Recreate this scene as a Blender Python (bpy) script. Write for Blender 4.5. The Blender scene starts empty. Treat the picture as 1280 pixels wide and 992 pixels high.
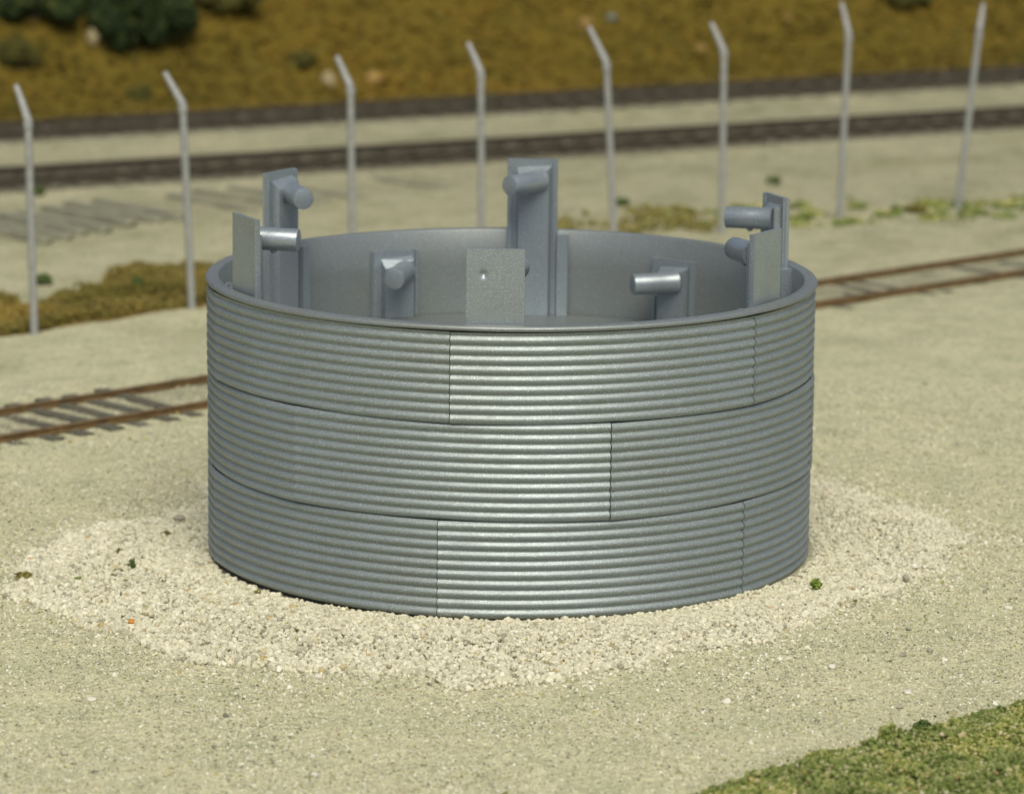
import bpy, bmesh, math, random
import numpy as np
from mathutils import Vector, Matrix

# ------------------------------------------------------------------ camera, world, sun, exposure
sc = bpy.context.scene
C = sc.collection
R = 3.2                                   # radius of the bin in metres
F, CD, CH, PT, PX0 = 4641.0, 12.0 * R, 2.8403 * R, 0.1929, 639.1
cam_d = bpy.data.cameras.new('camera')
cam = bpy.data.objects.new('camera', cam_d); C.objects.link(cam); sc.camera = cam
cam_d.sensor_width = 36.0
cam_d.lens = F / 1280 * 36
cam.location = (0, -CD, CH)
cam.rotation_euler = (math.pi / 2 - PT, 0, 0)
cam_d.shift_x = (640 - PX0) / 1280
cam_d.clip_start = 0.5
cam_d.clip_end = 3000
cam_d.dof.use_dof = True
cam_d.dof.focus_distance = 11.05 * R
cam_d.dof.aperture_fstop = 0.66
cam_d.dof.aperture_blades = 7

SUN_EL, SUN_AZ = math.radians(56), math.radians(9)     # azimuth: towards the right of the camera axis, from the front
world = bpy.data.worlds.new('World'); sc.world = world; world.use_nodes = True
wn = world.node_tree; bg = wn.nodes['Background']
sky = wn.nodes.new('ShaderNodeTexSky'); sky.sky_type = 'NISHITA'; sky.sun_disc = False
sky.sun_elevation = SUN_EL; sky.sun_rotation = math.pi - SUN_AZ
sky.air_density = 0.6; sky.dust_density = 3.0; sky.ozone_density = 0.3
wn.links.new(sky.outputs[0], bg.inputs[0]); bg.inputs[1].default_value = 0.095
sd = bpy.data.lights.new('sun', 'SUN'); sd.energy = 2.25; sd.angle = math.radians(42); sd.color = (1.0, 0.96, 0.80)
sun = bpy.data.objects.new('sun', sd); C.objects.link(sun)
sdir = Vector((math.sin(SUN_AZ) * math.cos(SUN_EL), -math.cos(SUN_AZ) * math.cos(SUN_EL), math.sin(SUN_EL)))
sun.rotation_euler = sdir.to_track_quat('Z', 'Y').to_euler(); sun.location = sdir * 60
vs = sc.view_settings
vs.view_transform = 'Standard'; vs.look = 'None'; vs.gamma = 1.0; vs.use_curve_mapping = False
vs.exposure = 0.0

rng = np.random.default_rng(7)
random.seed(7)

# ------------------------------------------------------------------ helpers
def ray(px, py):
    c, s = math.cos(PT), math.sin(PT)
    dx = (px - PX0) / F; u = -(py - 496) / F
    return np.array([dx, c + u * s, -s + u * c])
def G(px, py, z=0.0):
    """a point of the photograph carried onto the height z"""
    d = ray(px, py); t = (z - CH) / d[2]
    return np.array([d[0] * t, -CD + d[1] * t])
def tag(o, label=None, cat=None, group=None, kind=None):
    if label: o['label'] = label
    if cat: o['category'] = cat
    if group: o['group'] = group
    if kind: o['kind'] = kind
    return o
def empty(name, loc=(0, 0, 0), rz=0.0):
    o = bpy.data.objects.new(name, None); C.objects.link(o); o.location = loc; o.rotation_euler = (0, 0, rz)
    o.empty_display_size = 0.3
    return o
def mesh_obj(name, V, Fc, mat, parent=None, smooth=False, col=None):
    m = bpy.data.meshes.new(name)
    m.from_pydata([tuple(v) for v in V], [], [tuple(f) for f in Fc]); m.update()
    if smooth: m.polygons.foreach_set('use_smooth', [True] * len(m.polygons))
    m.materials.append(mat)
    o = bpy.data.objects.new(name, m); C.objects.link(o)
    if parent: o.parent = parent
    return o
def tri_mesh(name, V, T, mat, smooth=False, parent=None):
    """fast mesh of triangles: V (n,3), T (m,3)"""
    m = bpy.data.meshes.new(name)
    n, k = len(V), len(T)
    m.vertices.add(n); m.vertices.foreach_set('co', np.asarray(V, np.float32).ravel())
    m.loops.add(k * 3); m.loops.foreach_set('vertex_index', np.asarray(T, np.int32).ravel())
    m.polygons.add(k); m.polygons.foreach_set('loop_start', np.arange(0, k * 3, 3, dtype=np.int32))
    m.update(calc_edges=True); m.validate()
    m.polygons.foreach_set('use_smooth', np.full(len(m.polygons), smooth))
    m.materials.append(mat)
    o = bpy.data.objects.new(name, m); C.objects.link(o)
    if parent: o.parent = parent
    return o
def bm_obj(name, bm, mat, parent=None, smooth=True, bev=0.0, seg=2):
    if bev > 0:
        bmesh.ops.bevel(bm, geom=[e for e in bm.edges if e.is_manifold and e.calc_face_angle(0) > 0.5], offset=bev, segments=seg, affect='EDGES', profile=0.6)
    bmesh.ops.recalc_face_normals(bm, faces=bm.faces)
    m = bpy.data.meshes.new(name); bm.to_mesh(m); bm.free()
    if smooth:
        m.polygons.foreach_set('use_smooth', [True] * len(m.polygons))
        try: m.set_sharp_from_angle(angle=math.radians(32))
        except Exception: pass
    m.materials.append(mat)
    o = bpy.data.objects.new(name, m); C.objects.link(o)
    if parent: o.parent = parent
    return o
def add_box(bm, x0, x1, y0, y1, z0, z1):
    v = [bm.verts.new((x, y, z)) for z in (z0, z1) for y in (y0, y1) for x in (x0, x1)]
    for f in ((0, 2, 3, 1), (4, 5, 7, 6), (0, 1, 5, 4), (2, 6, 7, 3), (0, 4, 6, 2), (1, 3, 7, 5)):
        bm.faces.new([v[i] for i in f])
def add_tube(bm, pts, rads, n=20, cap=True):
    pts = [Vector(p) for p in pts]; rings = []
    for i, p in enumerate(pts):
        a = pts[max(i - 1, 0)]; b = pts[min(i + 1, len(pts) - 1)]
        t = (b - a).normalized()
        s = t.cross(Vector((0, 0, 1)) if abs(t.z) < .9 else Vector((1, 0, 0))).normalized(); q = t.cross(s)
        rings.append([bm.verts.new(p + (s * math.cos(k * 2 * math.pi / n) + q * math.sin(k * 2 * math.pi / n)) * rads[i]) for k in range(n)])
    for i in range(len(rings) - 1):
        for k in range(n):
            bm.faces.new((rings[i][k], rings[i][(k + 1) % n], rings[i + 1][(k + 1) % n], rings[i + 1][k]))
    if cap:
        bm.faces.new(rings[0][::-1]); bm.faces.new(rings[-1])

_w = [(rng.normal(size=2), rng.uniform(0, 6.28)) for _ in range(48)]
def wave(x, y, scale, seed=0, n=8):
    s = 0
    for i in range(n):
        d, p = _w[(seed * 7 + i) % 48]
        k = (0.6 + 0.25 * i) / scale
        s = s + np.sin(x * d[0] * k * 2 + y * d[1] * k * 2 + p * (seed + 1) + 1.3 * np.sin((x * d[1] - y * d[0]) * k * 1.3 + i))
    return s / n
def sstep(a, b, x):
    t = np.clip((x - a) / (b - a), 0, 1); return t * t * (3 - 2 * t)

# ------------------------------------------------------------------ materials
def new_mat(name):
    m = bpy.data.materials.new(name); m.use_nodes = True
    nt = m.node_tree; b = nt.nodes['Principled BSDF']
    return m, nt, b
def noise(nt, scale, detail=4, rough=.55, vec=None, dim='3D'):
    n = nt.nodes.new('ShaderNodeTexNoise'); n.inputs['Scale'].default_value = scale
    n.inputs['Detail'].default_value = detail; n.inputs['Roughness'].default_value = rough
    if vec is not None: nt.links.new(vec, n.inputs['Vector'])
    return n
def ramp(nt, fac, stops, interp='LINEAR'):
    r = nt.nodes.new('ShaderNodeValToRGB'); r.color_ramp.interpolation = interp
    e = r.color_ramp.elements
    while len(e) < len(stops): e.new(0.5)
    for i, (p, c) in enumerate(stops):
        e[i].position = p; e[i].color = (*c, 1) if len(c) == 3 else c
    nt.links.new(fac, r.inputs[0]); return r
def mixc(nt, a, b, fac, mode='MIX'):
    m = nt.nodes.new('ShaderNodeMix'); m.data_type = 'RGBA'; m.blend_type = mode
    for sock, v in ((m.inputs[6], a), (m.inputs[7], b)):
        if isinstance(v, (tuple, list)): sock.default_value = (*v, 1)
        else: nt.links.new(v, sock)
    if isinstance(fac, (int, float)): m.inputs[0].default_value = fac
    else: nt.links.new(fac, m.inputs[0])
    return m.outputs[2]
def bump(nt, b, h, strength, dist):
    n = nt.nodes.new('ShaderNodeBump'); n.inputs['Strength'].default_value = strength; n.inputs['Distance'].default_value = dist
    nt.links.new(h, n.inputs['Height']); nt.links.new(n.outputs[0], b.inputs['Normal']); return n
def texco(nt): return nt.nodes.new('ShaderNodeTexCoord').outputs['Object']

def metal_mat(name, base, rough, metal, spark, bstr):
    m, nt, b = new_mat(name); tc = texco(nt)
    fl = noise(nt, 75, 1, .5, tc)                              # fine metal flake in the plastic
    big = noise(nt, 0.8, 4, .6, tc); mid = noise(nt, 6, 4, .6, tc)
    c1 = ramp(nt, fl.outputs[0], [(.32, tuple(v * (1 - .22 * spark) for v in base)), (.5, base), (.64, tuple(v * (1 + .3 * spark) for v in base)), (.74, tuple(min(1, v * (1 + 1.3 * spark)) for v in base))])
    c2 = ramp(nt, big.outputs[0], [(.35, (.96, .95, .93)), (.65, (1.02, 1.03, 1.05))])
    c3 = ramp(nt, mid.outputs[0], [(.3, (.975, .975, .97)), (.7, (1.02, 1.02, 1.025))])
    c = mixc(nt, c1.outputs[0], c2.outputs[0], 1.0, 'MULTIPLY'); c = mixc(nt, c, c3.outputs[0], 1.0, 'MULTIPLY')
    nt.links.new(c, b.inputs['Base Color'])
    rr = ramp(nt, mid.outputs[0], [(.3, (rough + .05,) * 3), (.7, (rough - .05,) * 3)])
    nt.links.new(rr.outputs[0], b.inputs['Roughness'])
    b.inputs['Metallic'].default_value = metal
    bump(nt, b, fl.outputs[0], bstr, .008)
    return m
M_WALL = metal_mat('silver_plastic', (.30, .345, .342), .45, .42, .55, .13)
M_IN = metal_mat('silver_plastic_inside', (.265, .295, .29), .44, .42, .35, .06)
M_BR = metal_mat('silver_plastic_bracket', (.32, .37, .40), .36, .45, .4, .07)

def island_mat(name, stops, rough=.9, bumpy=0, tint=None, grain=None, vary=None):
    m, nt, b = new_mat(name)
    g = nt.nodes.new('ShaderNodeNewGeometry')
    r = ramp(nt, g.outputs['Random Per Island'], stops)
    c = r.outputs[0]
    if grain:
        n = noise(nt, grain, 3, .6, texco(nt))
        gr = ramp(nt, n.outputs[0], [(.3, (.8, .78, .74)), (.7, (1.12, 1.12, 1.1))])
        c = mixc(nt, c, gr.outputs[0], 1.0, 'MULTIPLY')
    if vary:
        n = noise(nt, vary, 3, .6, texco(nt))
        gr = ramp(nt, n.outputs[0], [(.35, (.62, .66, .5)), (.5, (1, 1, 1)), (.66, (1.35, 1.2, 1.05))])
        c = mixc(nt, c, gr.outputs[0], 1.0, 'MULTIPLY')
    nt.links.new(c, b.inputs['Base Color']); b.inputs['Roughness'].default_value = rough
    b.inputs['Specular IOR Level'].default_value = .25
    return m
M_STONE = island_mat('crushed_stone', [(0, (.36, .35, .26)), (.06, (.52, .505, .385)), (.18, (.64, .62, .47)), (.5, (.71, .69, .53)), (.85, (.78, .76, .60)), (.975, (.88, .86, .72)), (.99, (.50, .42, .18)), (1, (.60, .45, .28))], .85, grain=30)
M_GRAIN = island_mat('sand_grain', [(0, (.18, .18, .13)), (.06, (.36, .35, .26)), (.2, (.50, .48, .34)), (.5, (.60, .58, .40)), (.74, (.68, .655, .48)), (.86, (.78, .75, .60)), (.94, (.94, .93, .84)), (.96, (.50, .42, .14)), (.985, (.20, .25, .09)), (1, (.50, .34, .2))], .8)
M_TURF = island_mat('green_turf_foam', [(0, (.10, .135, .03)), (.3, (.175, .225, .06)), (.6, (.25, .295, .09)), (.85, (.35, .36, .16)), (.95, (.42, .41, .21)), (.975, (.6, .57, .4)), (1, (.33, .25, .08))], .95, vary=1.6)
M_DRY = island_mat('dry_grass_foam', [(0, (.15, .125, .03)), (.4, (.19, .155, .038)), (.75, (.225, .18, .048)), (.93, (.26, .21, .06)), (1, (.14, .14, .04))], .95, vary=.6)
M_HILLV = island_mat('hill_scrub_foam', [(0, (.11, .082, .012)), (.3, (.13, .095, .014)), (.65, (.152, .110, .016)), (.9, (.185, .13, .022)), (1, (.12, .12, .025))], .95, vary=.22)
M_GREENB = island_mat('bright_green_foam', [(0, (.10, .16, .02)), (.5, (.20, .29, .05)), (1, (.32, .40, .08))], .95)
M_DARKG = island_mat('dark_green_foam', [(0, (.05, .08, .02)), (.5, (.09, .135, .035)), (1, (.15, .19, .06))], .95)
M_SHRUB = island_mat('shrub_leaf', [(0, (.008, .016, .004)), (.5, (.018, .032, .008)), (.9, (.035, .055, .014)), (1, (.08, .09, .02))], .9)
M_DULL = island_mat('dull_scrub_leaf', [(0, (.05, .05, .010)), (1, (.085, .08, .016))], .9)
M_OLIVE = island_mat('olive_foam', [(0, (.15, .14, .035)), (.6, (.25, .22, .06)), (1, (.34, .30, .11))], .95)

def plain(name, c, rough=.8, var=.2, scale=8, bstr=.3, bdist=.01):
    m, nt, b = new_mat(name); n = noise(nt, scale, 5, .65, texco(nt))
    r = ramp(nt, n.outputs[0], [(.3, tuple(v * (1 - var) for v in c)), (.7, tuple(min(1, v * (1 + var)) for v in c))])
    nt.links.new(r.outputs[0], b.inputs['Base Color']); b.inputs['Roughness'].default_value = rough
    b.inputs['Specular IOR Level'].default_value = .3
    bump(nt, b, n.outputs[0], bstr, bdist); return m
M_RUST = plain('rusty_rail', (.17, .11, .045), .75, .4, 6)
M_RAILD = plain('dark_rail', (.075, .065, .045), .6, .35, 6)
M_RTOP = plain('rail_head', (.17, .125, .08), .45, .3, 9)
M_TIE = plain('weathered_sleeper_shaded', (.125, .12, .085), .9, .4, 5)  # sleeper tone, darkened to carry the shade beneath the near track's sleepers
M_TIED = plain('dark_sleeper', (.15, .14, .10), .9, .4, 5)
M_TIEG = plain('faded_sleeper', (.27, .27, .19), .95, .3, 3)
M_POST = plain('galvanised_post', (.35, .36, .345), .45, .18, 14)
M_ROCKP = plain('pale_rock', (.40, .34, .19), .9, .2, 5)
M_ROCKT = plain('tan_rock', (.33, .22, .07), .9, .2, 5)
M_ROCKG = plain('grey_rock', (.26, .27, .24), .9, .2, 5)
M_ROCKB = plain('blue_grey_rock', (.22, .28, .26), .9, .2, 5)
M_WHITE = plain('white_pebble', (.80, .75, .64), .8, .12, 14)
M_GREYP = plain('grey_pebble', (.42, .38, .30), .85, .2, 14)
M_ORANGE = plain('orange_pebble', (.62, .26, .05), .85, .2, 20)
M_WOOD = plain('shrub_wood', (.07, .05, .03), .9, .3, 6)

# ------------------------------------------------------------------ track lines on the ground
def fit_line(pts, deg):
    g = np.array([G(*p) for p in pts]); return np.polyfit(g[:, 0], g[:, 1], deg)
L1 = fit_line([(0, 535), (129, 516), (258, 497), (1025, 369.5), (1150, 351), (1280, 333)], 2)
L2 = fit_line([(0, 237), (226, 223), (440, 208), (640, 194), (1280, 157)], 1)
L3 = fit_line([(0, 180), (320, 161), (640, 142), (1280, 106)], 1)
L4 = fit_line([(0, 296), (60, 282), (120, 272), (300, 250), (560, 224)], 1)
def ld(L, x, y):                         # distance behind a line (approx.)
    k = np.polyval(np.polyder(L), x)
    return (y - np.polyval(L, x)) / np.sqrt(1 + k * k)

# ------------------------------------------------------------------ ground
pad_px = [(18, 715), (30, 745), (90, 783), (180, 806), (300, 838), (430, 846), (520, 852), (580, 860), (700, 852), (830, 826), (950, 800), (1050, 765), (1120, 735), (1200, 695), (1185, 660), (1110, 630), (1020, 606)]
pad_w = [G(*p) for p in pad_px] + [np.array([1.0, 1.25]) * R, np.array([0, 1.45]) * R, np.array([-.9, 1.15]) * R] + [G(*p) for p in [(245, 632), (200, 652), (110, 668), (50, 684)]]
pa = np.array([math.atan2(p[1], p[0]) for p in pad_w]); pr = np.array([math.hypot(*p) for p in pad_w])
o_ = np.argsort(pa); pa, pr = pa[o_], pr[o_]
def pad_r(th):
    return np.interp(th, np.r_[pa[-1] - 2 * np.pi, pa, pa[0] + 2 * np.pi], np.r_[pr[-1], pr, pr[0]]) + .10 * np.sin(th * 11) + .07 * np.sin(th * 23 + 1) + .05 * np.sin(th * 41)
def inpoly(x, y, poly):
    ins = np.zeros(np.shape(x), bool); n = len(poly)
    for i in range(n):
        x0, y0 = poly[i]; x1, y1 = poly[(i + 1) % n]
        c = ((y0 > y) != (y1 > y)) & (x < (x1 - x0) * (y - y0) / (y1 - y0 + 1e-12) + x0)
        ins ^= c
    return ins
turf_poly = [G(*p) for p in [(800, 1020), (868, 1002), (925, 988), (975, 972), (1015, 953), (1060, 947), (1120, 928), (1160, 922), (1200, 905), (1240, 898), (1290, 884), (1500, 838), (1900, 760), (1900, 1250), (700, 1250)]]
dry_poly = [G(*p) for p in [(-260, 470), (-260, 405), (-60, 378), (0, 378), (29, 386), (71, 372), (120, 363), (142, 341), (173, 335), (222, 338), (262, 341), (340, 330), (400, 318), (400, 345), (300, 366), (262, 380), (233, 386), (191, 391), (124, 401), (44, 416), (0, 422)]]
dryb_poly = [G(*p) for p in [(700, 292), (690, 276), (740, 268), (800, 262), (860, 262), (905, 268), (900, 284), (880, 292)]]
strip_poly = [G(*p) for p in [(810, 280), (850, 268), (950, 262), (1060, 252), (1150, 254), (1215, 256), (1290, 252), (1400, 240), (1400, 254), (1290, 274), (1200, 276), (1100, 281), (1000, 286), (900, 290)]]

def terr(x, y):
    x = np.asarray(x, float); y = np.asarray(y, float)
    d = ld(L3, x, y)
    z = .025 * wave(x, y, 2.2, 1) + .012 * wave(x, y, .7, 2)
    z = z * sstep(1.0 * R, 2.0 * R, np.hypot(x, y)) 
    rr = np.hypot(x, y); th = np.arctan2(y, x)
    z = z + .035 * (1 - sstep(-.25, .05, rr - pad_r(th))) * sstep(1.0 * R, 1.35 * R, rr)
    z = z - .038 * (1 - sstep(1.06 * R, 1.35 * R, rr))
    tp = sstep(-.6, 1.2, ld(np.array([0.0, 0.0]), x, y) * 0 + inpoly(x, y, turf_poly)) * .05
    z = z + tp
    t3 = 1 - sstep(1.5, 2.6, np.abs(ld(L3, x, y))); t2 = 1 - sstep(1.4, 2.3, np.abs(ld(L2, x, y)))
    z = z * (1 - np.maximum(t3, t2)) + .150 * t3 + .095 * t2
    t1 = 1 - sstep(1.2, 1.7, np.abs(ld(L1, x, y))); z = z * (1 - t1 * .6) + t1 * (.020 * wave(x, y, .5, 3) + .004)
    h = np.clip(d - 2.6, 0, None)
    hz = .52 * h * sstep(0, 5, h) + (1.1 * wave(x, y, 9, 3) + .35 * wave(x, y, 2.6, 4)) * sstep(.5, 9, h)
    hz = 17 * np.tanh(hz / 17)
    return z + hz
def hit(px, py):
    d = ray(px, py); t = 20.0
    while t < 400:
        p = np.array([0, -CD, CH]) + d * t
        if p[2] < float(terr(p[0], p[1])): break
        t += .05
    return p

def graded(lo, hi, c0, c1, step, grow):
    a = list(np.arange(c0, c1, step)); s = step; v = a[-1]
    while v < hi: s *= grow; v += s; a.append(v)
    s = step; v = c0; b = []
    while v > lo: s *= grow; v -= s; b.append(v)
    return np.array(b[::-1] + a)
gx = graded(-600, 600, -14, 14, .12, 1.045); gy = graded(-120, 900, -8, 30, .14, 1.03)
X, Y = np.meshgrid(gx, gy); Z = terr(X, Y)
nx, ny = len(gx), len(gy)
V = np.stack([X, Y, Z], -1).reshape(-1, 3)
idx = np.arange(nx * ny).reshape(ny, nx)
q = np.stack([idx[:-1, :-1], idx[:-1, 1:], idx[1:, 1:], idx[1:, :-1]], -1).reshape(-1, 4)
T = np.concatenate([q[:, [0, 1, 2]], q[:, [0, 2, 3]]])
gm, nt, b = new_mat('sandy_ground')
att = nt.nodes.new('ShaderNodeAttribute'); att.attribute_name = 'zone'
tc = texco(nt)
n1 = noise(nt, 34, 3, .7, tc); n2 = noise(nt, 1.1, 5, .6, tc); n3 = noise(nt, 11, 4, .65, tc); n4 = noise(nt, 3.2, 5, .7, tc)
k1 = ramp(nt, n1.outputs[0], [(.30, (.62, .63, .60)), (.45, (.93, .93, .92)), (.58, (1.07, 1.06, 1.04)), (.70, (1.45, 1.45, 1.48))])
k2 = ramp(nt, n2.outputs[0], [(.3, (.82, .86, .82)), (.5, (1, 1, 1)), (.7, (1.08, 1.06, 1.06))])
k3 = ramp(nt, n3.outputs[0], [(.3, (.70, .72, .68)), (.5, (1, 1, 1)), (.7, (1.16, 1.15, 1.12))])
c = mixc(nt, att.outputs['Color'], k1.outputs[0], 1, 'MULTIPLY'); c = mixc(nt, c, k2.outputs[0], 1, 'MULTIPLY'); c = mixc(nt, c, k3.outputs[0], 1, 'MULTIPLY')
k4 = ramp(nt, n4.outputs[0], [(.28, (.76, .79, .72)), (.45, (1, 1, 1)), (.72, (1.1, 1.09, 1.07))]); c = mixc(nt, c, k4.outputs[0], 1, 'MULTIPLY')
nt.links.new(c, b.inputs['Base Color']); b.inputs['Roughness'].default_value = .95; b.inputs['Specular IOR Level'].default_value = .15
ad = nt.nodes.new('ShaderNodeMath'); ad.operation = 'MULTIPLY_ADD'; nt.links.new(n1.outputs[0], ad.inputs[0]); ad.inputs[1].default_value = .5; nt.links.new(n3.outputs[0], ad.inputs[2])
bump(nt, b, ad.outputs[0], .7, .03)
ground = tri_mesh('ground', V, T, gm, smooth=True); tag(ground, kind='structure', label='pale sandy ground running back to a brown scrub hillside')
x, y = V[:, 0], V[:, 1]
col = np.tile(np.array([.60, .585, .385]), (len(V), 1))
def blend(mask, c):
    global col
    mask = np.clip(mask, 0, 1)[:, None]; col = col * (1 - mask) + np.array(c) * mask
far = sstep(-4, 40, y)
blend(far * .9, (.335, .32, .215))
blend(sstep(.0, .4, wave(x, y, 1.1, 4)) * .55 * far, (.26, .26, .16))
blend(sstep(.15, .5, wave(x, y, .5, 1)) * .4 * far, (.27, .27, .15))
blend(sstep(.1, .5, wave(x, y, 2.6, 3)) * .4 * far, (.50, .46, .31))
jx = x + .25 * wave(x, y, .6, 5); jy = y + .25 * wave(x, y, .6, 6)
blend(sstep(.05, .5, wave(x, y, 1.6, 2)) * .35 * (ld(L1, x, y) > 2), (.36, .34, .20))
blend(.95 * inpoly(jx, jy, dry_poly), (.22, .15, .035)); blend(.5 * inpoly(jx, jy, dryb_poly), (.34, .31, .18)); blend(.55 * inpoly(jx, jy, strip_poly) * sstep(-.1, .3, wave(x, y, .8, 2)), (.20, .25, .09))
blend(1.0 * inpoly(jx, jy, turf_poly), (.13, .16, .045))
blend(.35 * (1 - sstep(.8, 1.5, np.abs(ld(L4, jx, jy)))) * (x < 3), (.27, .26, .17))
blend(.8 * (1 - sstep(.65, .85, np.abs(ld(L1, x, y)))) * (.65 + .5 * wave(x, y, .45, 4)), (.26, .25, .175))
blend(.85 * (1 - sstep(1.0, 1.5, np.abs(ld(L2, x, y) + .08 * wave(x, y, .5, 1)))), (.185, .17, .12))
d3 = ld(L3, jx, jy)
blend(.92 * (1 - sstep(1.7, 2.5, np.abs(d3 - 1.1))), (.21, .195, .145))
blend(sstep(1.6, 2.6, d3), (.145, .105, .016))
rr = np.hypot(x, y)
blend((1 - sstep(-.1, .15, rr - pad_r(np.arctan2(y, x)))), (.46, .44, .32))
ca = ground.data.color_attributes.new('zone', 'FLOAT_COLOR', 'POINT')
ca.data.foreach_set('color', np.c_[col, np.ones(len(col))].astype(np.float32).ravel())

# ------------------------------------------------------------------ scattered material (stones, grains, foam)
def hull_shape(npts, seed, flat=.75):
    r = np.random.default_rng(seed); bm = bmesh.new()
    for _ in range(npts):
        v = r.normal(size=3); v /= np.linalg.norm(v); v *= r.uniform(.85, 1.1)
        bm.verts.new((v[0], v[1] * .85, v[2] * flat))
    ret = bmesh.ops.convex_hull(bm, input=bm.verts)
    bmesh.ops.delete(bm, geom=list({e for e in ret['geom_interior'] + ret['geom_unused'] if isinstance(e, bmesh.types.BMVert)}), context='VERTS')
    bmesh.ops.triangulate(bm, faces=bm.faces); bm.verts.index_update()
    V = np.array([v.co[:] for v in bm.verts]); T = np.array([[v.index for v in f.verts] for f in bm.faces]); bm.free()
    return V, T
def crumple(seed, sub=1, amp=.35):
    bm = bmesh.new(); bmesh.ops.create_icosphere(bm, subdivisions=sub, radius=1); r = np.random.default_rng(seed)
    V = np.array([v.co[:] for v in bm.verts]); V *= (1 + r.uniform(-amp, amp, (len(V), 1)))
    T = np.array([[v.index for v in f.verts] for f in bm.faces]); bm.free(); return V, T
def scatter(name, pos, size, shapes, mat, smooth=False, squash=None, parent=None):
    Vs, Ts, off = [], [], 0
    which = rng.integers(0, len(shapes), len(pos))
    for k, (sv, st) in enumerate(shapes):
        sel = np.where(which == k)[0]; n = len(sel)
        if not n: continue
        a = rng.uniform(0, 2 * np.pi, n); bq = rng.uniform(-.5, .5, n)
        ca_, sa = np.cos(a), np.sin(a); cb, sb = np.cos(bq), np.sin(bq)
        P = np.repeat(sv[None], n, 0) * size[sel][:, None, None]
        P = P * rng.uniform(.75, 1.25, (n, 1, 3))
        if squash: P[:, :, 2] *= squash
        y1 = P[:, :, 1] * cb[:, None] - P[:, :, 2] * sb[:, None]; z1 = P[:, :, 1] * sb[:, None] + P[:, :, 2] * cb[:, None]
        x1 = P[:, :, 0] * ca_[:, None] - y1 * sa[:, None]; y2 = P[:, :, 0] * sa[:, None] + y1 * ca_[:, None]
        W = np.stack([x1, y2, z1], -1) + pos[sel][:, None, :]
        Vs.append(W.reshape(-1, 3)); Ts.append((st[None] + (np.arange(n) * len(sv))[:, None, None]).reshape(-1, 3) + off); off += n * len(sv)
    return tri_mesh(name, np.concatenate(Vs), np.concatenate(Ts), mat, smooth, parent)
stones = [hull_shape(24, 10 + i, .85) for i in range(8)]
bits = [hull_shape(8, 50 + i, .8) for i in range(6)]
foams = [crumple(80 + i, 1, .4) for i in range(6)]

# gravel pad
def pad_pts(n, spread=.0, keep=.5):
    th = rng.uniform(-np.pi, np.pi, n); u = rng.uniform(0, 1, n)
    rout = pad_r(th) + spread * rng.normal(size=n); rin = 1.0 * R
    r = np.sqrt(rin ** 2 + u * (np.maximum(rout, rin + .05) ** 2 - rin ** 2))
    return th, r
th, r = pad_pts(56000)
edge = pad_r(th) - r
s = rng.uniform(.015, .031, len(th)); s *= np.where(rng.random(len(th)) < .04, 1.6, 1)
# coarser towards the left half, finer at the right front
s *= 1.2 - .32 * sstep(-1.5, 3.5, r * np.cos(th))
lay = rng.random(len(th)) * (.008 + .028 * np.clip(edge / .8, 0, 1) * sstep(1.0 * R, 1.3 * R, r))
px_, py_ = r * np.cos(th), r * np.sin(th)
pz = terr(px_, py_) + lay + s * .2
A = (px_, py_, pz, s)
# stray stones beyond the edge
th2 = rng.uniform(-np.pi, np.pi, 2600); r2 = pad_r(th2) + np.abs(rng.normal(0, .28, 2600)); s2 = rng.uniform(.010, .028, 2600)
x2, y2 = r2 * np.cos(th2), r2 * np.sin(th2)
# rim of the pad: larger stones heaped
th3 = rng.uniform(-np.pi, np.pi, 1600); r3 = pad_r(th3) - np.abs(rng.normal(0, .12, 1600)); s3 = rng.uniform(.026, .05, 1600) * (1.1 - .35 * sstep(-1.5, 3.0, r3 * np.cos(th3)))
x3, y3 = r3 * np.cos(th3), r3 * np.sin(th3)
# stones leaning on the foot of the bin
th4 = rng.uniform(-np.pi, np.pi, 1500); r4 = R * 1.005 + np.abs(rng.normal(0, .05, 1500)) + .02; s4 = rng.uniform(.014, .028, 1500)
x4, y4 = r4 * np.cos(th4), r4 * np.sin(th4); z4 = terr(x4, y4) + rng.uniform(0, .05, 1500) * (.15 + .85 * sstep(.5, 2.5, x4))
XX = np.concatenate([px_, x2, x3, x4]); YY = np.concatenate([py_, y2, y3, y4])
ZZ = np.concatenate([pz, terr(x2, y2) + s2 * .25, terr(x3, y3) + s3 * .5, z4]); SS = np.concatenate([s, s2, s3, s4])
g = scatter('gravel', np.stack([XX, YY, ZZ], 1), SS, stones, M_STONE)
tag(g, kind='stuff', label='pale crushed stone spread in a round pad about the foot of the steel bin')

# loose sand grains over the near ground
def sample_px(n, x0, x1, y0, y1):
    px = rng.uniform(x0, x1, n); py = rng.uniform(y0, y1, n)
    c, s = math.cos(PT), math.sin(PT); dx = (px - PX0) / F; u = -(py - 496) / F
    dz = -s + u * c; t = -CH / dz
    return dx * t, -CD + (c + u * s) * t
def sample_box(n, x0, x1, y0, y1): return rng.uniform(x0, x1, n), rng.uniform(y0, y1, n)
x, y = sample_box(470000, -7.5, 7.5, -10.3, 9.0)
ok = (np.hypot(x, y) > pad_r(np.arctan2(y, x)) - .05) & ~inpoly(x, y, turf_poly)
dens = .45 + .55 * sstep(-.25, .35, wave(x, y, .8, 3)); ok &= rng.random(len(x)) < dens * np.where(y > 3, .5, 1)
x, y = x[ok], y[ok]
s = .0075 + .011 * rng.random(len(x)) ** 2.5; big = rng.random(len(x)) < .012; s[big] *= 2.1; s *= 1.12
g = scatter('sand_grains', np.stack([x, y, terr(x, y) + s * .2], 1), s, bits, M_GRAIN)
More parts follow.
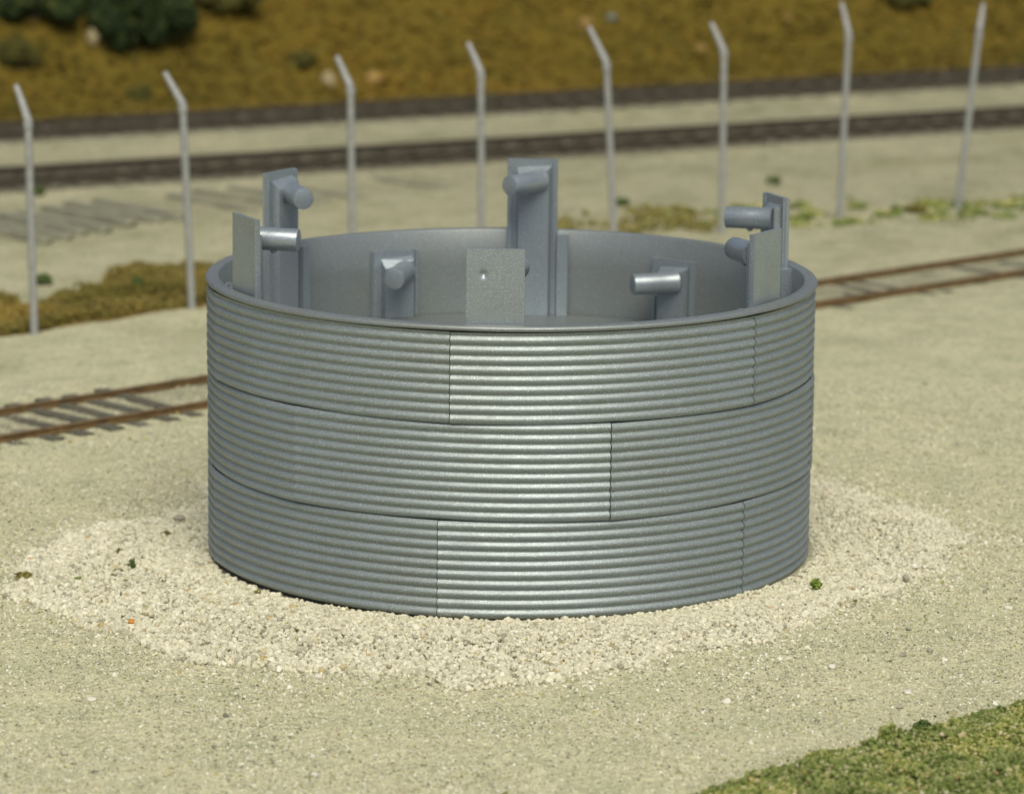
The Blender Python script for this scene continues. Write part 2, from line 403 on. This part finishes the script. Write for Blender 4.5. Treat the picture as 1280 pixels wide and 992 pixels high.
tag(g, kind='stuff', label='fine mixed sand grains strewn over the open ground')

# green turf in the near right corner
x, y = sample_box(700000, -.5, 9.5, -10.3, -1.2)
jx = x + .14 * wave(x, y, .5, 5); jy = y + .14 * wave(x, y, .5, 6)
ins = inpoly(jx, jy, turf_poly); x, y = x[ins], y[ins]; x, y = x[:140000], y[:140000]
s = rng.uniform(.009, .022, len(x)); tf = np.clip(wave(x, y, .28, 4) + .1, 0, 1); s *= 1 + .5 * tf
z = terr(x, y) + rng.uniform(0, .045, len(x)) * (1 + 1.2 * wave(x, y, .45, 1)) + rng.uniform(0, .16, len(x)) * tf
g = scatter('turf', np.stack([x, y, z], 1), s, foams, M_TURF)
tag(g, kind='stuff', label='clumpy green turf in the near right corner')
x, y = sample_box(60000, -2.0, 9.5, -10.3, -1.0)
px_t = x + .0; gap = np.full(len(x), 9.0)
for i in range(13):
    a, b_ = turf_poly[i], turf_poly[i + 1]; ab = b_ - a; tt = np.clip(((x - a[0]) * ab[0] + (y - a[1]) * ab[1]) / (ab @ ab), 0, 1)
    gap = np.minimum(gap, np.hypot(x - a[0] - tt * ab[0], y - a[1] - tt * ab[1]))
k_ = (rng.random(len(x)) < .55 * np.exp(-gap / .10) * (.5 + .9 * wave(x, y, .35, 2))); x, y = x[k_], y[k_]
g = scatter('turf_crumbs', np.stack([x, y, terr(x, y) + .008], 1), rng.uniform(.007, .018, len(x)), foams, M_TURF)
tag(g, kind='stuff', label='loose green crumbs along the ragged edge of the near turf')
# dry brown grass by the fence foot
x, y = sample_box(420000, -18, 2, 2, 26); ins = inpoly(x + .2 * wave(x, y, .9, 5), y + .2 * wave(x, y, .9, 6), dry_poly); x, y = x[ins][:60000], y[ins][:60000]
g = scatter('dry_grass', np.stack([x, y, terr(x, y) + rng.uniform(0, .12, len(x)) * (1.1 + wave(x, y, 1.2, 2))], 1), rng.uniform(.016, .036, len(x)), foams, M_DRY)
tag(g, kind='stuff', label='golden brown dry grass patch below the two leftmost fence posts')
x, y = sample_box(120000, 0, 16, 12, 40); ins = inpoly(x + .4 * wave(x, y, .9, 5), y + .4 * wave(x, y, .9, 6), strip_poly) & (wave(x, y, .8, 2) > .05); x, y = x[ins][:3200], y[ins][:3200]
g = scatter('green_grass', np.stack([x, y, terr(x, y) + rng.uniform(0, .06, len(x))], 1), rng.uniform(.025, .06, len(x)), foams, M_TURF)
tag(g, kind='stuff', label='thin green grass strip along the feet of the right fence posts')
x, y = sample_box(60000, -2, 10, 12, 34); ins = inpoly(x + .4 * wave(x, y, .9, 5), y + .4 * wave(x, y, .9, 6), dryb_poly) & (wave(x, y, 1.0, 4) > -.05); x, y = x[ins][:450], y[ins][:450]
g = scatter('dry_grass', np.stack([x, y, terr(x, y) + rng.uniform(0, .08, len(x))], 1), rng.uniform(.02, .05, len(x)), foams, M_OLIVE)
tag(g, kind='stuff', label='thin brownish grass behind the far rim of the bin, right of its tall rear bracket')
# hill scrub
x, y = sample_box(340000, -40, 48, 25, 110); h = ld(L3, x, y); ok = (h > 2.2 + .5 * wave(x, y, 1.5, 3)) & (h < 42); x, y = x[ok][:160000], y[ok][:160000]
g = scatter('hill_scrub', np.stack([x, y, terr(x, y) + rng.uniform(-.03, .09, len(x))], 1), rng.uniform(.04, .11, len(x)), foams, M_HILLV)
tag(g, kind='stuff', label='golden brown scrub covering the hillside behind the tracks')

# ------------------------------------------------------------------ the steel bin
H = .9105 * R; NR = 30; PIT = H / NR
bin_ = empty('corrugated_steel_bin', (-.0085 * R, 0, 0)); bin_.rotation_euler = (math.radians(.2), math.radians(.6), 0); tag(bin_, 'round roofless silver bin ring with corrugated walls and pegged brackets inside, on the gravel pad', 'grain bin')
def pol(phi):                            # 0 = front (towards the camera), growing to the right
    return Vector((math.sin(phi), -math.cos(phi), 0))
OFFS = [-12.7, 17.9, -10.7]
ring_r = [.9995, 1.000, 1.001]
for ring in range(3):                    # 0 bottom .. 2 top
    off = OFFS[ring]
    z0 = ring * H / 3; nz = 9; zs = []
    for rib in range(10):
        for k in range(nz):
            u = k / nz
            w = (.5 - .5 * math.cos(2 * math.pi * u)) ** .62
            zs.append((z0 + (rib + u) * PIT, .0090 * w - .0090))
    zs.append((z0 + 10 * PIT - .001, -.0090))
    zs[0] = (zs[0][0] + .0012, -.0108); zs[-1] = (zs[-1][0], -.0108)
    if ring == 2: zs = [z for z in zs if z[0] < H - .62 * PIT]
    for sh in range(6):
        a0 = math.radians(off + 60 * sh); N = 44; Vv = []; Ff = []
        dz = [.0, .004, -.004, .003, -.003, .002][(sh + ring * 2) % 6]
        for j in range(N + 1):
            t = j / N; ph = a0 + math.radians(60) * t + (.0014 if j == 0 else 0) - (.0014 if j == N else 0)
            e = .0075 * ((2 * t - 1) ** 2 - 1)
            lip = .0028 * math.exp(-t * 45)
            for (z, dr) in zs:
                p = pol(ph) * (R * (ring_r[ring] + e + dr + lip)); Vv.append((p.x, p.y, z + dz * (1 - t)))
            if j in (0, N):              # nothing extra: the turned-in end is added below
                pass
        nzv = len(zs)
        for j in range(N):
            for k in range(nzv - 1):
                a = j * nzv + k; Ff.append((a, a + nzv, a + nzv + 1, a + 1))
        # turned-in ends of the sheet
        for j, ph in ((0, a0 + .0014), (N, a0 + math.radians(60) - .0014)):
            base = len(Vv)
            for (z, dr) in zs:
                p = pol(ph) * (R * .966); Vv.append((p.x, p.y, z + (dz if j == 0 else 0)))
            for k in range(nzv - 1):
                f = (j * nzv + k, j * nzv + k + 1, base + k + 1, base + k); Ff.append(f if j == 0 else f[::-1])
        o = mesh_obj('wall_sheet', Vv, Ff, M_WALL, bin_, smooth=True)
        try: o.data.set_sharp_from_angle(angle=math.radians(75))
        except Exception: pass
# liner + rolled rim, turned as one profile
prof = [(.9675, 0.01), (.9675, H * .2), (.9675, H - .066), (.990, H - .062), (.9965, H - .052), (.999, H - .036), (.997, H - .018), (.991, H - .005), (.983, H + .001), (.972, H + .002), (.963, H), (.9575, H - .004), (.955, H - .014), (.9535, H * .85), (.953, H - .345 * R), (.953, .01)]
def turned(name, prof, mat, N=240, closed=True):
    Vv, Ff = [], []
    for j in range(N):
        p = pol(2 * math.pi * j / N)
        for (r_, z) in prof: Vv.append((p.x * R * r_, p.y * R * r_, z))
    n = len(prof)
    for j in range(N):
        j2 = (j + 1) % N
        for k in range(n if closed else n - 1):
            k2 = (k + 1) % n; Ff.append((j * n + k, j2 * n + k, j2 * n + k2, j * n + k2))
    o = mesh_obj(name, Vv, Ff, mat, bin_, smooth=True)
    bmm = bmesh.new(); bmm.from_mesh(o.data); bmesh.ops.recalc_face_normals(bmm, faces=bmm.faces); bmm.to_mesh(o.data); bmm.free()
    try: o.data.set_sharp_from_angle(angle=math.radians(50))
    except Exception: pass
    return o
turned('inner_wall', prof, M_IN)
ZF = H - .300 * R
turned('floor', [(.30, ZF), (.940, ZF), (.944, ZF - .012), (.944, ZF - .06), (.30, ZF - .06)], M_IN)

def bracket(phi, high, dz=0.0):
    front = abs(phi) < .2
    """local frame: x = along the wall, y = towards the centre, z up"""
    P = pol(phi); inw = -P; Tn = Vector((P.y, -P.x, 0))      # at the front Tn points left
    ztop = H + ((.238 if high else -.063) + dz) * R; w = .088 * R
    root = empty('bracket'); root.parent = bin_
    M = Matrix(((Tn.x, inw.x, 0, P.x * R * .953), (Tn.y, inw.y, 0, P.y * R * .953), (0, 0, 1, 0), (0, 0, 0, 1)))
    def fin(bm, name, par, bev, mat=M_BR):
        bmesh.ops.bevel(bm, geom=[e for e in bm.edges if e.calc_face_angle(0) > .5], offset=bev, segments=2, affect='EDGES') if bev else None
        bmesh.ops.transform(bm, matrix=M, verts=bm.verts)
        return bm_obj(name, bm, mat, par)
    bm = bmesh.new()                                           # outer plate with its moulding dimple
    y0, y1 = .004 * R, .016 * R
    if high:
        n = 64; m_ = 100; zz0 = ZF + .002
        vg = {}
        cx, cz = .036 * R, ztop - .078 * R
        for side, yy in ((0, y0), (1, y1)):
            for i in range(n + 1):
                for k in range(m_ + 1):
                    X_ = -w + 2 * w * i / n; Z_ = zz0 + (ztop - zz0) * k / m_
                    d = math.hypot(X_ - cx, Z_ - cz) / R
                    Y_ = yy
                    if side == 0: Y_ += (.0095 * R * math.exp(-(d / .0105) ** 2) if front else -.0014 * R * math.exp(-(d / .005) ** 2)) + .002 * R * math.exp(-((X_ + .02 * R) ** 2 + (Z_ - H - .02 * R) ** 2) / (.05 * R) ** 2) - .0012 * R * math.sin(X_ * 9)
                    vg[side, i, k] = bm.verts.new((X_, Y_, Z_))
            for i in range(n):
                for k in range(m_):
                    f = (vg[side, i, k], vg[side, i + 1, k], vg[side, i + 1, k + 1], vg[side, i, k + 1]); bm.faces.new(f if side == 0 else f[::-1])
        for i in range(n):
            for k, fl in ((0, 0), (m_, 1)):
                bm.faces.new((vg[0, i, k], vg[0, i + 1, k], vg[1, i + 1, k], vg[1, i, k]))
        for k in range(m_):
            for i in (0, n):
                bm.faces.new((vg[0, i, k], vg[0, i, k + 1], vg[1, i, k + 1], vg[1, i, k]))
        fin(bm, 'plate', root, 0)
    else:
        add_box(bm, -w, w, y0, y1, ZF + .002, ztop); fin(bm, 'plate', root, .006)
    e = y1 - .0005
    bm = bmesh.new()                                          # raised web with a sloping head
    a, b2, dp = -.054 * R, .066 * R, .030 * R
    pts = [(a, e, ZF + .002), (b2, e, ZF + .002), (a, e, ztop - .030 * R), (b2, e, ztop - .022 * R), (a + .006 * R, e + dp, ZF + .002), (b2 - .006 * R, e + dp, ZF + .002), (a + .006 * R, e + dp, ztop - .060 * R), (b2 - .006 * R, e + dp, ztop - .034 * R)]
    v = [bm.verts.new(p) for p in pts]
    for f in ((0, 1, 5, 4), (4, 5, 7, 6), (0, 4, 6, 2), (1, 3, 7, 5), (2, 6, 7, 3), (0, 2, 3, 1)): bm.faces.new([v[i] for i in f])
    fin(bm, 'web', root, .012)
    for xa, xb in ((-.084 * R, -.072 * R), (.074 * R, .084 * R)):
        bm = bmesh.new(); add_box(bm, xa, xb, e, e + .009 * R, ZF + .002, ztop - .004); fin(bm, 'edge_bead', root, .008)
    if high:
        bm = bmesh.new(); add_box(bm, w + .006, w + .040 * R, .001 * R + .002, .046 * R, ZF + .002, H - .012 * R); fin(bm, 'stiffener', root, .014)
    # peg: leaves the head at an angle, slight taper, flat blunt end with a softened edge
    bm = bmesh.new(); r0 = .037 * R
    b0 = Vector((.040 * R, e + .004, ztop - .073 * R)); d = Vector((-.60, .80, -.02)).normalized(); Lg = .183 * R
    pts = [b0 + d * t for t in (.022 * R, .034 * R, Lg * .5, Lg - .012, Lg - .004, Lg)]
    add_tube(bm, pts, [r0 * 1.12, r0 * 1.02, r0 * .99, r0 * .97, r0 * .94, r0 * .84], 32)
    fin(bm, 'peg', root, 0)
    bm = bmesh.new(); pc = b0 + d * (Lg * .55) - Vector((0, 0, r0 * .95))
    bmesh.ops.create_icosphere(bm, subdivisions=2, radius=.011 * R, matrix=Matrix.Translation(pc)); o = fin(bm, 'moulding_nub', root, 0)
    return root
for deg, dz in ((-3, -.010), (57.5, -.015), (110, -.020), (175.6, .013), (-123, .020), (-63, .004)):
    bracket(math.radians(deg), True, dz)
for deg, dz in ((27, 0), (87, 0), (143, -.008), (-154.3, 0), (-93, 0), (-33, 0)):
    bracket(math.radians(deg), False, dz)

# ------------------------------------------------------------------ railway tracks
def rail_sections(L, x0, x1, off, n):
    xs = np.linspace(x0, x1, n); ys = np.polyval(L, xs); k = np.polyval(np.polyder(L), xs)
    nrm = np.stack([-k, np.ones(n)], 1) / np.sqrt(1 + k * k)[:, None]
    return np.stack([xs, ys], 1) + nrm * off
def track(name, L, x0, x1, zb, rail_m, tie_m, label, spacing, tie_top, jitter, hgt=.085, gauge=1.435, wid=.20, bury=False, half=1.22):
    c0 = np.array([(x0 + x1) / 2, np.polyval(L, (x0 + x1) / 2)])
    t = empty(name, (c0[0], c0[1], 0)); tag(t, label, 'railway track', 'tracks')
    del t['group']
    # rails: flat bottom section swept along the line
    sec = [(-.07, 0), (.07, 0), (.07, .018), (.016, .035), (.016, hgt - .045), (.038, hgt - .035), (.038, hgt - .006), (.030, hgt), (-.030, hgt), (-.038, hgt - .006), (-.038, hgt - .035), (-.016, hgt - .045), (-.016, .035), (-.07, .018)]
    for sgn in (-1, 1):
        n = 60; bm = bmesh.new(); rows = []
        for (u, z) in sec:
            P = rail_sections(L, x0, x1, sgn * (gauge / 2 + .038) + u, n) - c0
            rows.append([bm.verts.new((p[0], p[1], zb + z)) for p in P])
        m_ = len(sec)
        for a in range(m_):
            b_ = (a + 1) % m_
            for i in range(n - 1): bm.faces.new((rows[a][i], rows[a][i + 1], rows[b_][i + 1], rows[b_][i]))
        bm.faces.new([rw[0] for rw in rows]); bm.faces.new([rw[-1] for rw in rows][::-1])
        o = bm_obj('rail', bm, rail_m, t); 
        o.data.materials.append(M_RTOP)
        for f in o.data.polygons:
            if f.normal.z > .9 and f.center.z > zb + hgt - .01: f.material_index = 1
    # sleepers
    xs = np.linspace(x0, x1, 4000); ys = np.polyval(L, xs); s = np.r_[0, np.cumsum(np.hypot(np.diff(xs), np.diff(ys)))]
    nt_ = min(98, int(s[-1] / spacing)); sp = s[-1] / nt_; k_ = np.polyder(L)
    proto = None
    for i in range(nt_):
        xx = np.interp((i + .5) * sp, s, xs); yy = np.polyval(L, xx); an = math.atan(np.polyval(k_, xx)) + random.gauss(0, .03)
        if proto is None or i % 12 == 0:
            bm = bmesh.new(); add_box(bm, -wid / 2, wid / 2, -half, half, -.14, 0)
            for v in bm.verts: v.co += Vector((random.uniform(-.012, .012), random.uniform(-.05, .05), 0))
            proto = bm_obj('sleeper', bm, tie_m, t, smooth=False, bev=.012, seg=1); o = proto
        else:
            o = proto.copy(); C.objects.link(o); o.parent = t
        zz = tie_top + random.gauss(0, jitter)
        if bury: zz += .016 - .034 * float(sstep(-6.5, 0, xx))
        o.location = (xx - c0[0], yy - c0[1], zz); o.rotation_euler = (random.gauss(0, .012), 0, an)
    return t
track('railway_track', L1, -10.5, 12.5, .02, M_RUST, M_TIE, 'rusty track half sunk in sand, running behind the bin and before the fence', .44, .016, .012, bury=True, gauge=1.28, half=1.06)
track('railway_track', L2, -17, 19, .14, M_RAILD, M_TIED, 'dark track just beyond the fence, nearer of the two dark tracks', .60, .13, .008, hgt=.15)
track('railway_track', L3, -19, 21, .19, M_RAILD, M_TIED, 'dark track on grey ballast at the foot of the brown hillside', .60, .18, .008, hgt=.15)

# half buried sleepers of a lifted track
ordn = ['first', 'second', 'third', 'fourth', 'fifth', 'sixth', 'seventh', 'eighth', 'ninth', 'tenth', 'eleventh', 'twelfth']
spx = [4, 26, 50, 78, 108, 140, 172, 262, 300, 345, 395, 500]
ang4 = math.atan(L4[0])
src = None
for i, px in enumerate(spx):
    gp = G(px, float(np.interp(px, [0, 60, 120, 300, 560], [298, 284, 274, 251, 224])))
    if src is None:
        bm = bmesh.new(); add_box(bm, -.12, .12, -1.25, 1.25, -.14, 0); 
        for v in bm.verts: v.co += Vector((random.uniform(-.02, .02), random.uniform(-.05, .05), 0))
        src = bm_obj('buried_sleeper', bm, M_TIEG, None, smooth=False, bev=.015, seg=1); o = src
    else:
        o = src.copy(); C.objects.link(o)
    z = float(terr(gp[0], gp[1])) + (.12 if px < 180 else .06)
    o.location = (gp[0], gp[1] + random.uniform(-.15, .15), z); o.rotation_euler = (random.gauss(0, .01), random.gauss(0, .02), ang4 + random.gauss(0, .04))
    tag(o, 'greyish half buried wooden sleeper beyond the fence, %s from the left of its row' % ordn[i], 'railway sleeper', 'sleepers of the lifted track')

# ------------------------------------------------------------------ fence posts
posts = [((43, 419), (35, 150), (20, 107), 'leftmost bare fence post with its top bent left, rising out of the dry grass'),
         ((240, 387), (228, 130), (206, 91), 'second fence post from the left, standing just left of the bin, top bent left'),
         ((441, 352), (438, 108), (421, 71), 'third fence post from the left, behind the bin left of its middle, top bent left'),
         ((602, 330), (601, 90), (585, 54), 'fourth fence post from the left, just left of the tall rear bracket of the bin'),
         ((768, 309), (758, 78), (736, 34), 'fifth fence post from the left, just right of the tall rear bracket of the bin'),
         ((902, 293), (905, 64), (889, 29), 'sixth fence post from the left, behind the right rear bracket of the bin'),
         ((1049, 276), (1061, 43), (1052, 4), 'second fence post from the right, its short top bent only slightly left'),
         ((1197, 263), (1224, 40), (1229, 5), 'rightmost fence post leaning right and standing in the green grass')]
for base, bend, tip, label in posts:
    gp = G(*base); z0 = float(terr(*gp)); 
    def at_depth(px, py, y):
        d = ray(px, py); t = (y + CD) / d[1]; return Vector((d[0] * t, y, CH + d[2] * t))
    B = at_depth(bend[0], bend[1], gp[1] + .02); Tp = at_depth(tip[0], tip[1], gp[1] + .26)
    t = empty('fence_post', (gp[0], gp[1], z0)); tag(t, label, 'fence post', 'bent top posts of the unfinished fence')
    o0 = Vector((gp[0], gp[1], z0)); b = B - o0; tp = Tp - o0
    up = b.normalized(); r_ = .054
    bm = bmesh.new(); add_tube(bm, [Vector((0, 0, -.1)), up * .5, b * .5, b - up * .13, b - up * .12, b - up * .02, b], [r_ * 1.05, r_ * 1.02, r_, r_, r_ * 1.22, r_ * 1.22, r_ * 1.1], 16)
    bm_obj('post', bm, M_POST, t)
    dv = (tp - b).normalized()
    bm = bmesh.new(); add_tube(bm, [b - up * .015, b + dv * .03, b + dv * .3, tp], [r_ * 1.1, r_ * 1.05, r_ * .92, r_ * .72], 16)
    bm_obj('bent_arm', bm, M_POST, t)

# ------------------------------------------------------------------ pebbles, tufts, rocks, shrubs
def pebble(px, py, wpx, mat, label, flat=.7, name='pebble', cat='pebble', group='loose pebbles on the sand', seed=0, on=0.0, high=False):
    p = hit(px, py) if high else None
    gp = G(px, py) if not high else p[:2]
    dist = math.hypot(gp[0], gp[1] + CD); r_ = wpx / 2 / F * dist
    V_, T_ = hull_shape(26, 300 + seed, flat)
    bm = bmesh.new(); vs_ = [bm.verts.new(v * r_) for v in V_]
    for f in T_: bm.faces.new([vs_[i] for i in f])
    bmesh.ops.dissolve_limit(bm, angle_limit=.25, verts=bm.verts, edges=bm.edges)
    try: bmesh.ops.bevel(bm, geom=list(bm.edges), offset=r_ * .09, segments=1, affect='EDGES')
    except Exception: pass
    o = bm_obj(name, bm, mat, None, smooth=False)
    o.location = (gp[0], gp[1], float(terr(*gp)) + r_ * flat * .55 + on); o.rotation_euler = (0, 0, seed * 1.7)
    tag(o, label, cat, group); return o
P = [(908, 881, 15, M_WHITE, 'white pebble alone on open sand below the right half of the bin', .75),
     (1040, 838, 13, M_WHITE, 'pale pebble between gravel pad and green turf, right of the lone white one', .8),
     (1124, 885, 14, M_GREYP, 'rounded brownish pebble just above the edge of the green turf', .6),
     (1136, 867, 20, M_WHITE, 'flat pale stone lying a little above the rounded brownish pebble', .35),
     (1181, 827, 11, M_WHITE, 'small pale pebble at the right, above the flat pale stone', .6),
     (1162, 816, 11, M_GREYP, 'small dull pebble at the right, just left of the small pale one', .8),
     (1129, 821, 12, M_GREYP, 'low dull brown pebble right of the gravel pad edge', .5),
     (1260, 763, 14, M_WHITE, 'pale flat pebble near the right margin, level with the foot of the bin', .45),
     (711, 948, 9, M_GREYP, 'tiny grey pebble near the bottom middle of the sand', .8),
     (393, 972, 12, M_WHITE, 'white pebble near the bottom left of the open sand', .7),
     (311, 946, 7, M_GREYP, 'tiny bluish grey pebble above the white one at the bottom left', .9),
     (397, 850, 14, M_WHITE, 'pale pebble resting at the lower left edge of the gravel pad', .7),
     (115, 878, 17, M_WHITE, 'flat cream pebble on the sand at the lower left', .4),
     (165, 789, 12, M_ORANGE, 'bright orange pebble lying in the lower left gravel', .8),
     (224, 655, 20, M_GREYP, 'large pale grey stone at the upper left edge of the gravel near the bin', .6),
     (1143, 718, 10, M_WHITE, 'bright white pebble on the right end of the gravel pad', .8),
     (1133, 733, 13, M_GREYP, 'grey upright pebble just below the bright white one on the right end of the gravel', .95)]
for i, (px, py, w_, m_, lb, fl) in enumerate(P):
    on = .04 if ('gravel' in lb and 'edge' not in lb and 'between' not in lb) or i in (14,) else 0
    pebble(px, py, w_, m_, lb, fl, seed=i, on=on)

def tuft(px, py, wpx, hpx, mat, label, n=120, seed=0, lift=0.0):
    gp = G(px, py); dist = math.hypot(gp[0], gp[1] + CD); k = dist / F; w_, h_ = wpx / 2 * k, hpx * k
    u = rng.normal(size=(n, 3)); u /= np.linalg.norm(u, axis=1)[:, None]; u *= rng.random((n, 1)) ** .4
    pos = np.stack([u[:, 0] * w_, u[:, 1] * w_, (u[:, 2] * .5 + .5) * h_ + .01], 1)
    o = scatter('grass_tuft', pos, rng.uniform(.07, .2, n) * (w_ + h_) * .5, foams, mat)
    o.location = (gp[0], gp[1], float(terr(*gp)) + lift)
    tag(o, label, 'grass tuft', 'foam grass tufts'); return o
tuft(1020, 740, 15, 15, M_GREENB, 'bright yellow green tuft on the gravel right of the foot of the bin', lift=.012)
tuft(1069, 758, 7, 6, M_OLIVE, 'very small olive tuft on the gravel below and right of the bright tuft', 40, lift=.012)
tuft(1154, 918, 26, 16, M_DARKG, 'dark green tuft standing out at the upper edge of the near turf', 200)
tuft(150, 702, 12, 10, M_OLIVE, 'small olive tuft on the left gravel, upper one of a pair', 60, lift=.012)
tuft(165, 719, 9, 14, M_DARKG, 'small dark green tuft on the left gravel, below the olive one', 60, lift=.012)
tuft(98, 735, 11, 7, M_GREENB, 'small flat bright green tuft on the left gravel', 50, lift=.012)
tuft(29, 729, 24, 10, M_OLIVE, 'wide flat olive tuft at the left end of the gravel pad', 110, lift=.012)
tuft(208, 672, 14, 7, M_OLIVE, 'faint olive tuft in the gravel close to the left side of the bin', 50, lift=.012)
tuft(322, 742, 12, 6, M_OLIVE, 'low olive tuft tucked against the left foot of the bin', 50, lift=.012)
tuft(55, 358, 22, 14, M_DARKG, 'dark green tuft right of the leftmost fence post', 120)
tuft(173, 366, 16, 16, M_DARKG, 'dark green tuft in the middle of the dry brown grass', 120, lift=.012)
tuft(48, 250, 18, 10, M_DARKG, 'dark tuft beside the nearer dark track, right of the leftmost post', 90)
tuft(777, 258, 22, 10, M_DARKG, 'green tuft right of the fifth fence post, behind the bin', 90)
tuft(968, 232, 22, 10, M_DARKG, 'green tuft above the right rear bracket of the bin', 90)
tuft(1145, 268, 26, 12, M_ROCKP if False else M_OLIVE, 'pale olive tuft in the green strip between the two rightmost posts', 90)

def hill_rock(px, py, w_, mat, label, seed, flat=.8):
    pebble(px, py, w_, mat, label, flat, 'hill_rock', 'rock', 'rocks on the brown hillside', 40 + seed, 0, True)
hill_rock(116, 56, 22, M_ROCKP, 'pale grey rock at the left foot of the dark shrub in the upper left', 0, 1.2)
hill_rock(411, 110, 20, M_ROCKP, 'pale upright rock at the foot of the hill, just left of the third post top', 1, 1.3)
hill_rock(467, 105, 26, M_ROCKT, 'tan rock at the foot of the hill, just right of the third post top', 2)
hill_rock(733, 38, 24, M_ROCKT, 'tan rock on the hill behind the tip of the fifth post', 3)
hill_rock(765, 28, 16, M_ROCKB, 'bluish grey rock on the hill right of the tan one', 4)
hill_rock(876, 66, 18, M_ROCKT, 'dull tan rock on the hill left of the sixth post top', 5)
hill_rock(984, 28, 15, M_ROCKT, 'small dull rock high on the hill between the sixth and seventh posts', 6)

def shrub(px, py, wpx, hpx, label, n=2600, seed=0, name='shrub', mat=None):
    p = hit(px, py); dist = math.hypot(p[0], p[1] + CD); k = dist / F; w_, h_ = wpx / 2 * k, hpx * k
    t = empty(name, (p[0], p[1], float(terr(p[0], p[1])) - .1)); tag(t, label, 'shrub', 'shrubs on the hillside')
    bm = bmesh.new(); r = random.Random(seed); lobes = []
    add_tube(bm, [(0, 0, 0), (.05, 0, h_ * .25), (0, .05, h_ * .5)], [.16, .12, .08], 8)
    for i in range(11):
        a = r.uniform(0, 6.28); q_ = r.uniform(.25, .8); e_ = Vector((math.cos(a) * w_ * q_, math.sin(a) * w_ * q_ * .7, h_ * r.uniform(.3, .85)))
        add_tube(bm, [(0, 0, h_ * .15), e_ * .55 + Vector((0, 0, h_ * .1)), e_], [.08, .05, .02], 6); lobes.append(e_)
    bm_obj('trunk', bm, M_WOOD, t)
    L_ = np.array([list(l) for l in lobes]); li = rng.integers(0, len(L_), n)
    u = rng.normal(size=(n, 3)); u /= np.linalg.norm(u, axis=1)[:, None]; u *= rng.random((n, 1)) ** .45
    pos = L_[li] + u * np.array([w_ * .36, w_ * .34, h_ * .30]) * rng.uniform(.7, 1.1, (len(L_), 1))[li]
    pos[:, 2] = np.maximum(pos[:, 2], .03)
    scatter('foliage', pos, rng.uniform(.03, .11, n), foams, mat or M_SHRUB, parent=t)
    return t
shrub(178, 58, 125, 78, 'large dark green shrub at the upper left of the hillside', 9000, 1)
shrub(40, 24, 110, 40, 'dark shrub in the upper left corner, left of the large one', 5000, 2)
shrub(122, 20, 70, 34, 'small dark shrub at the top edge, between the corner shrub and the large one', 1500, 9)
shrub(22, 82, 46, 34, 'small dark shrub low on the hillside at the far left', 1200, 3, mat=M_DULL)
shrub(285, 14, 90, 30, 'low dark green shrub at the top edge, right of the large one', 1800, 4, mat=M_DULL)
shrub(172, 124, 30, 16, 'small low shrub near the far track, above the second post', 500, 5, mat=M_DULL)
shrub(378, 84, 34, 20, 'small dark shrub on the hill, left of the third post top', 500, 6, mat=M_DULL)
shrub(1130, 6, 80, 20, 'dark low shrub at the top edge, right of the seventh post', 900, 8, mat=M_DULL)
